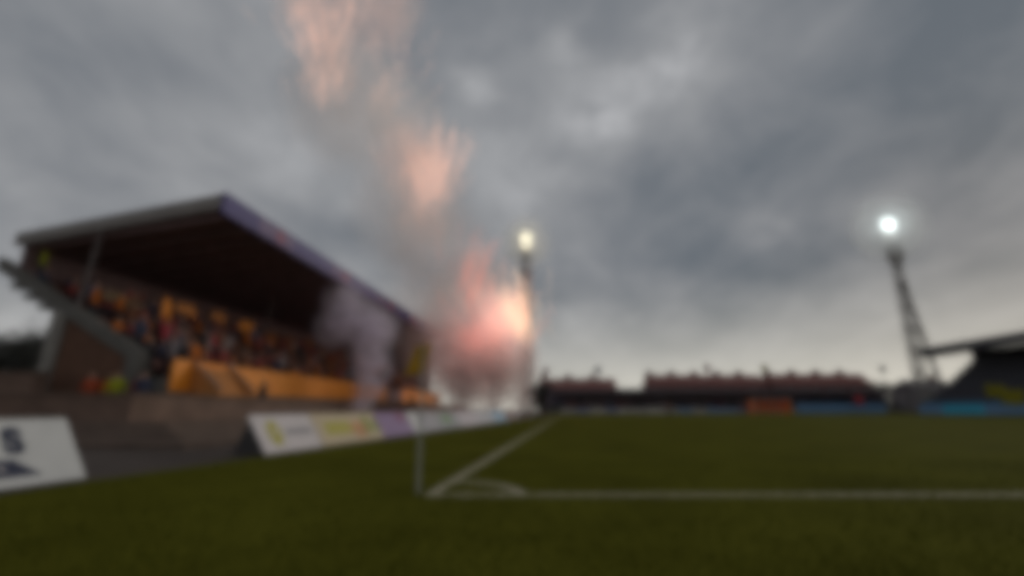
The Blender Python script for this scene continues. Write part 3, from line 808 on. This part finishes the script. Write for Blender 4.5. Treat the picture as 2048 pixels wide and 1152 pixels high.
# ------------------------------------------------------------------ right stand
RS = P(1838, 703, 91); RS.z = 0
rs = tag(empty('covered_stand', RS, -AX), 'dark covered stand with black cantilever roof on the right', 'stand')
RL = -52.0
MB().prism([(0, 10.4), (0.1, 11.8), (15.5, 14.1), (15.5, 13.0)], RL, 0).build('roof', M_black, rs)
MB().box((-0.12, RL, 10.3), (-0.01, 0, 11.9)).build('fascia', M_black, rs)
NRR = 12
for i in range(NRR):
    MB().box((-1.0 + 0.95 * i, RL, -0.03), (-0.054 + 0.95 * i, -0.2, 2.0 + 0.78 * i)).build('seat_row', M_black, rs)
MB().box((10.45, RL, -0.03), (10.8, -0.2, 11.6)).build('back_wall', M_black, rs)
for k in range(6):
    y = -0.6 - k * 10
    MB().prism([(9.6, 8.5), (10.4, 8.5), (10.4, 11.5), (1.0, 10.5), (1.0, 10.2), (8.6, 11.0)], y, y + 0.4).build('roof_truss', M_black, rs)
MB().box((-1.3, RL, -0.03), (-1.05, -0.2, 2.1)).build('front_wall', mat('front_wall_blue', (0.07, 0.16, 0.26), 0.6, 0.2, 0.5), rs)
for k in range(18):
    a = SO  # unused
    y0 = -0.5 - k * 2.8
    c, s_ = math.cos(-AX), math.sin(-AX)
    def rw(x, y): return Vector((RS.x + c * x - s_ * y, RS.y + s_ * x + c * y, 0))
    cy_ = 4 if k in (2, 3, 4) else 3
    hoarding(rw(-2.4, y0), rw(-2.4, y0 - 2.8), M_h[cy_], ('bright cyan' if cy_ == 4 else 'blue') + ' hoarding panel along the right touchline below the black stand', ('cyan' if cy_ == 4 else 'blue') + ' hoardings along the right touchline', 1.5)
M_yb = mat('banner_yellow', (0.24, 0.215, 0.012), 0.7, 0.15, 2)
for (u, v, w, h, lab) in ((1990, 782, 2.2, 1.9, 'upper left'), (2026, 794, 2.6, 2.2, 'lower right')):
    Yb = 76 if u < 2000 else 71
    p = P(u, v, Yb)
    e = tag(empty('fan_banner', (p.x, Yb, p.z - h / 2), R(-60)), f'yellow cloth banner in the right stand, {lab} of the two', 'banner', 'yellow banners in the right stand')
    bm = bmesh.new(); g = []
    for j in range(6):
        g.append([bm.verts.new((-w / 2 + w * i / 8, 0.12 * math.sin(i * 1.3 + j), h * j / 5 + 0.1 * math.sin(i * 0.9))) for i in range(9)])
    for j in range(5):
        for i in range(8): bm.faces.new((g[j][i], g[j][i + 1], g[j + 1][i + 1], g[j + 1][i]))
    me = bpy.data.meshes.new('cloth'); bm.to_mesh(me); bm.free(); me.materials.append(M_yb)
    link('cloth', me, e).modifiers.new('t', 'SOLIDIFY').thickness = 0.01
    for s in (-1, 1): MB().tube((s * w / 2, 0, -1.2), (s * w / 2, 0, h + 0.1), 0.03, n=6).build('pole', M_steeldk, e)

# ------------------------------------------------------------------ trees
def tree(base, H, rx, rz_, label, col, seed, nleaf=2600, leaf=0.28, group=None):
    rr = random.Random(seed)
    e = tag(empty('tree', base), label, 'tree', group)
    mb = MB(); mb.tube((0, 0, -0.05), (0, 0, H * 0.5), H * 0.028, H * 0.016, 8)
    tips = []
    for k in range(9):
        a = rr.random() * 6.28; z0 = H * rr.uniform(0.22, 0.5); q = V((math.cos(a) * rx * 0.65, math.sin(a) * rx * 0.65, min(H * 0.85, z0 + H * rr.uniform(0.15, 0.4))))
        mb.tube((0, 0, z0), q, H * 0.011, H * 0.004, 6); tips.append(q)
    mb.build('trunk', mat('bark', (0.06, 0.045, 0.035), 0.9, 0.3, 5), e)
    clumps = [(V((rr.gauss(0, 0.42) * rx, rr.gauss(0, 0.42) * rx, H - rz_ + rr.uniform(-0.85, 0.8) * rz_)), rr.uniform(0.22, 0.42) * rx) for _ in range(26)] + [(t_, 0.35 * rx) for t_ in tips]
    bm = bmesh.new()
    for k in range(nleaf):
        c, r = rr.choice(clumps)
        p = c + V((rr.gauss(0, .5), rr.gauss(0, .5), rr.gauss(0, .42))) * r
        a = V((rr.gauss(0, 1), rr.gauss(0, 1), rr.gauss(0, 1))).normalized(); b_ = a.orthogonal().normalized() * leaf * rr.uniform(.5, 1); a = a * leaf * rr.uniform(.6, 1.2)
        bm.faces.new([bm.verts.new(x) for x in (p - a, p + b_ * .6, p + a, p - b_ * .6)])
    me = bpy.data.meshes.new('crown'); bm.to_mesh(me); bm.free()
    me.materials.append(col); link('crown', me, e)
M_leafd = mat('leaf_dark', (0.045, 0.045, 0.038), 0.8, 0.35, 1.5)
hill = MB()
tree(V((-52, 50, 0)), 8.6, 4.6, 3.4, 'dark tree at the far left, nearest the left edge', M_leafd, 1)
tree(V((-47.5, 52, 0)), 7.0, 4.0, 3.2, 'shorter dark tree left of the leaning stand column', M_leafd, 2)
tree(V((-58, 56, 0)), 10.0, 5.4, 4.2, 'taller dark tree behind the two at the far left', M_leafd, 3)
tree(V((-42.5, 58, 0)), 6.5, 4.5, 3.0, 'low dark tree beneath the raised stand deck', M_leafd, 8)
tree(V((96, 128, 0)), 7.3, 4.5, 3.2, 'dark round tree right of the last red roofed house', M_leafd, 4, 2200, 0.4)
tree(V((102, 126, 0)), 5.8, 4.0, 2.6, 'lower dark tree left of the right floodlight mast foot', M_leafd, 5, 2200, 0.4)
tree(V((6.5, 116, 0)), 7.0, 3.6, 3.0, 'dark tree behind the pink smoke left of the houses', M_leafd, 6, 2000, 0.4)

# ------------------------------------------------------------------ fireworks: launchers, sparks and smoke
def puff_material(name, dens, col, ecol=None, es=0.0, nscale=0.9, soft=1.3, cut=0.42):
    m = bpy.data.materials.new(name); m.use_nodes = True; t = m.node_tree; t.nodes.clear()
    n = t.nodes.new; l = t.links.new
    tc_ = n('ShaderNodeTexCoord'); ln_ = n('ShaderNodeVectorMath'); ln_.operation = 'LENGTH'; l(tc_.outputs['Object'], ln_.inputs[0])
    def mt(op, a, b=None):
        k = n('ShaderNodeMath'); k.operation = op
        for i, v in enumerate((a, b)):
            if v is None: continue
            if isinstance(v, (int, float)): k.inputs[i].default_value = v
            else: l(v, k.inputs[i])
        return k.outputs[0]
    fall = mt('POWER', mt('MAXIMUM', mt('SUBTRACT', 1.0, ln_.outputs['Value']), 0.0), soft)
    ge_ = n('ShaderNodeNewGeometry')
    nz = n('ShaderNodeTexNoise'); nz.inputs['Scale'].default_value = nscale; nz.inputs['Detail'].default_value = 3
    l(ge_.outputs['Position'], nz.inputs['Vector'])
    nn = mt('MAXIMUM', mt('MULTIPLY', mt('SUBTRACT', nz.outputs[0], cut - 0.14), 3.2), 0.0)
    d = mt('MULTIPLY', fall, nn)
    out = n('ShaderNodeOutputMaterial')
    vs = n('ShaderNodeVolumePrincipled'); vs.inputs['Color'].default_value = (*col, 1)
    l(mt('MULTIPLY', d, dens), vs.inputs['Density'])
    vs.inputs['Anisotropy'].default_value = 0.1
    if ecol:
        vs.inputs['Emission Color'].default_value = (*ecol, 1); l(mt('MULTIPLY', d, es), vs.inputs['Emission Strength'])
    l(vs.outputs[0], out.inputs['Volume'])
    return m
bm = bmesh.new(); bmesh.ops.create_icosphere(bm, subdivisions=3, radius=1.0)
PUFF = bpy.data.meshes.new('puff'); bm.to_mesh(PUFF); bm.free()
puff_me = {}
def puffs(name, label, Y, m_, items, cat='smoke'):
    if m_.name not in puff_me:
        me = PUFF.copy(); me.materials.clear(); me.materials.append(m_); puff_me[m_.name] = me
    u, v = items[-1][0], items[-1][1]
    e = tag(empty(name, P(u, v, Y)), label, cat, kind='stuff')
    for it in items:
        u, v, r = it[:3]; rv = it[3] if len(it) > 3 else r; dy = it[4] if len(it) > 4 else 0
        k = pxm(Y)
        link('puff', puff_me[m_.name], e, P(u, v, Y + dy) - e.location, None, (r * k, min(r, rv) * k, rv * k))
    return e
S_lilac = puff_material('smoke_lilac', 1.8, (0.97, 0.90, 1.0), nscale=1.5, cut=0.46)
S_firetint = puff_material('smoke_firelight_tint', 0.6, (0.97, 0.80, 0.76))  # pink firelight of the bursts is put into the smoke colour
S_haze = puff_material('smoke_warm_haze', 0.095, (0.995, 0.92, 0.87), nscale=0.3, soft=0.9, cut=0.34)  # warm tint imitates firelight on the drifting smoke
puffs('smoke_plume', 'lilac white smoke plume rising before the left stand', 31, S_lilac,
      [(668, 655, 50, 50), (690, 605, 55, 60), (720, 640, 60, 60), (760, 655, 55, 52), (740, 690, 55, 50), (745, 735, 50, 60), (735, 780, 36, 46), (722, 812, 30, 36)])
S_col = puff_material('smoke_pale_column', 1.0, (0.985, 0.88, 0.86), nscale=1.6, cut=0.46)  # paler firelight tint in the column smoke colour
puffs('smoke_cloud', 'pinkish smoke cloud hanging behind the far left boards', 44, S_firetint,
      [(870, 700, 85, 110), (960, 760, 80, 90), (1010, 740, 75, 100), (905, 760, 70, 90)])
for lab, col in (('leftmost', [(935, 740, 40, 60), (926, 775, 36, 55), (930, 805, 32, 40)]), ('middle', [(985, 735, 38, 60), (995, 770, 34, 55), (985, 805, 32, 40)]), ('rightmost', [(1050, 720, 40, 70), (1038, 765, 36, 60), (1046, 805, 34, 40)])):
    puffs('smoke_column', f'pale thin smoke column, {lab} of three behind the far boards', 44, S_col, col)
puffs('smoke_haze', 'faint warm smoke drifting up between the bursts', 50, S_haze,
      [(690, 200, 150, 190), (790, 260, 130, 170), (820, 420, 140, 160), (880, 540, 140, 170), (960, 640, 130, 170), (860, 640, 110, 130)])
S_halo = puff_material('lamp_halo', 0.30, (1.0, 1.0, 1.0), nscale=0.2, soft=1.0, cut=0.3)  # added puffs that scatter the lamp light into a halo
puffs('halo', 'thin mist added round the head of the centre floodlight', 86.5, S_halo, [(1052, 486, 62, 66)], 'halo')
puffs('halo', 'thin mist added round the head of the right floodlight', 106.5, S_halo, [(1776, 454, 78, 82)], 'halo')
F_peach = puff_material('glow_peach', 0.10, (0.98, 0.85, 0.8), (1.0, 0.60, 0.48), 0.017, 0.6, 1.1, 0.34)  # smoke puffs emit on their own, standing in for spark light
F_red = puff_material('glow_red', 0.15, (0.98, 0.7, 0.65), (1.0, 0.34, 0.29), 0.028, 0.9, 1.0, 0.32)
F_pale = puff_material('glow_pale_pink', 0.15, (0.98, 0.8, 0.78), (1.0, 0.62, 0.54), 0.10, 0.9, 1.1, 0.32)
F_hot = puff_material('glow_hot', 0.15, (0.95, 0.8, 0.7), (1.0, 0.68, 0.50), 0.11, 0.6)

def sparks(parent, Y, u0, v0, dirs, m_, seed, n, spread, l0, l1, r):
    rr = random.Random(seed); mb = MB(); o0 = parent.location
    for _ in range(n):
        a = math.radians(rr.gauss(dirs[0], dirs[1])); b_ = rr.uniform(l0, l1); ph = rr.uniform(-1, 1) * spread
        base = P(u0 + rr.gauss(0, 16), v0 + rr.gauss(0, 14), Y) - o0
        d = V((math.sin(a), 0.5 * ph, math.cos(a))).normalized()
        s = b_ * pxm(Y); ln_ = rr.uniform(25, 90) * pxm(Y)
        p = base + d * s
        mb.tube(p, p + d * ln_, r * 0.5, r, 4)
    return tag(mb.build('spark_trail', m_, parent), kind='stuff')
E_peach = mat('spark_peach', (0.8, 0.5, 0.4), 0.5, 0, 1, emit=((1.0, 0.68, 0.55), 0.7))
E_red = mat('spark_red', (0.8, 0.4, 0.3), 0.5, 0, 1, emit=((1.0, 0.42, 0.36), 0.5))
E_hot = mat('spark_hot', (0.9, 0.7, 0.5), 0.5, 0, 1, emit=((1.0, 0.74, 0.55), 0.75))
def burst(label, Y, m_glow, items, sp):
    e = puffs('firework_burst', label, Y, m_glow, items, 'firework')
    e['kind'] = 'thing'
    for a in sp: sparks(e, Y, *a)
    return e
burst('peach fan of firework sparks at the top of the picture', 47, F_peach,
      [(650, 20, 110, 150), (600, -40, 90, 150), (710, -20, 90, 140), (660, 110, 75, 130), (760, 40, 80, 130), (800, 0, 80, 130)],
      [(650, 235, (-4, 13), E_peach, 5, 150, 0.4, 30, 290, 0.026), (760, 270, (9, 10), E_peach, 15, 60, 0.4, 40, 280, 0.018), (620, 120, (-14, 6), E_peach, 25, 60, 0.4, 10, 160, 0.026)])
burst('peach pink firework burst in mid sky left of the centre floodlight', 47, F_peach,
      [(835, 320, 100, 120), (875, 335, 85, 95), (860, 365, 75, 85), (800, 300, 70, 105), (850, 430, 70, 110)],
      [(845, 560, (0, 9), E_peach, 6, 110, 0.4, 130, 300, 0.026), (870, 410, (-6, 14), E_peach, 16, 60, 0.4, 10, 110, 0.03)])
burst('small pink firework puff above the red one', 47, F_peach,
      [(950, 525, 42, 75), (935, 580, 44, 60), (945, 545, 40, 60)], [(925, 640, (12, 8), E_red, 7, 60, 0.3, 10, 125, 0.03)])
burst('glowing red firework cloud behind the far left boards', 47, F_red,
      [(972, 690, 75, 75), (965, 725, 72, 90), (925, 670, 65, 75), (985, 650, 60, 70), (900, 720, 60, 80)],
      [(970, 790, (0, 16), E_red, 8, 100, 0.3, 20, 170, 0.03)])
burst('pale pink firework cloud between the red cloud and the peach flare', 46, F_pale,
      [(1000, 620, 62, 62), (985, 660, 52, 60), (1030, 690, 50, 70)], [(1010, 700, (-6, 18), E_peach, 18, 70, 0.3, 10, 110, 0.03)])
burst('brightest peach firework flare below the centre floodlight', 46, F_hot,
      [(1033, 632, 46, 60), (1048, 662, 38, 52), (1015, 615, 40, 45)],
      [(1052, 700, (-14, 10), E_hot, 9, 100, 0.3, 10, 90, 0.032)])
M_tube = mat('mortar_tube', (0.05, 0.045, 0.045), 0.6, 0.2, 4)
for (u, Y, lab) in ((722, 31, 'under the lilac smoke plume'), (925, 44, 'under the leftmost pink smoke column'), (990, 44, 'under the middle pink smoke column'), (1046, 44, 'under the rightmost pink smoke column')):
    p = P(u, 826, Y); p.z = 0
    if Y == 31: p = P(722, 826, 31); p.z = 0
    e = tag(empty('firework_launcher', p), f'small dark firework mortar box {lab}', 'launcher', 'firework launchers behind the left boards')
    MB().box((-0.3, -0.2, -0.03), (0.3, 0.2, 0.25)).build('crate', M_brown, e, 0.01)
    for k in range(3): MB().tube((-0.2 + 0.2 * k, 0, 0.22), (-0.22 + 0.22 * k, 0, 0.6), 0.06, 0.06, 10).build('tube', M_tube, e)
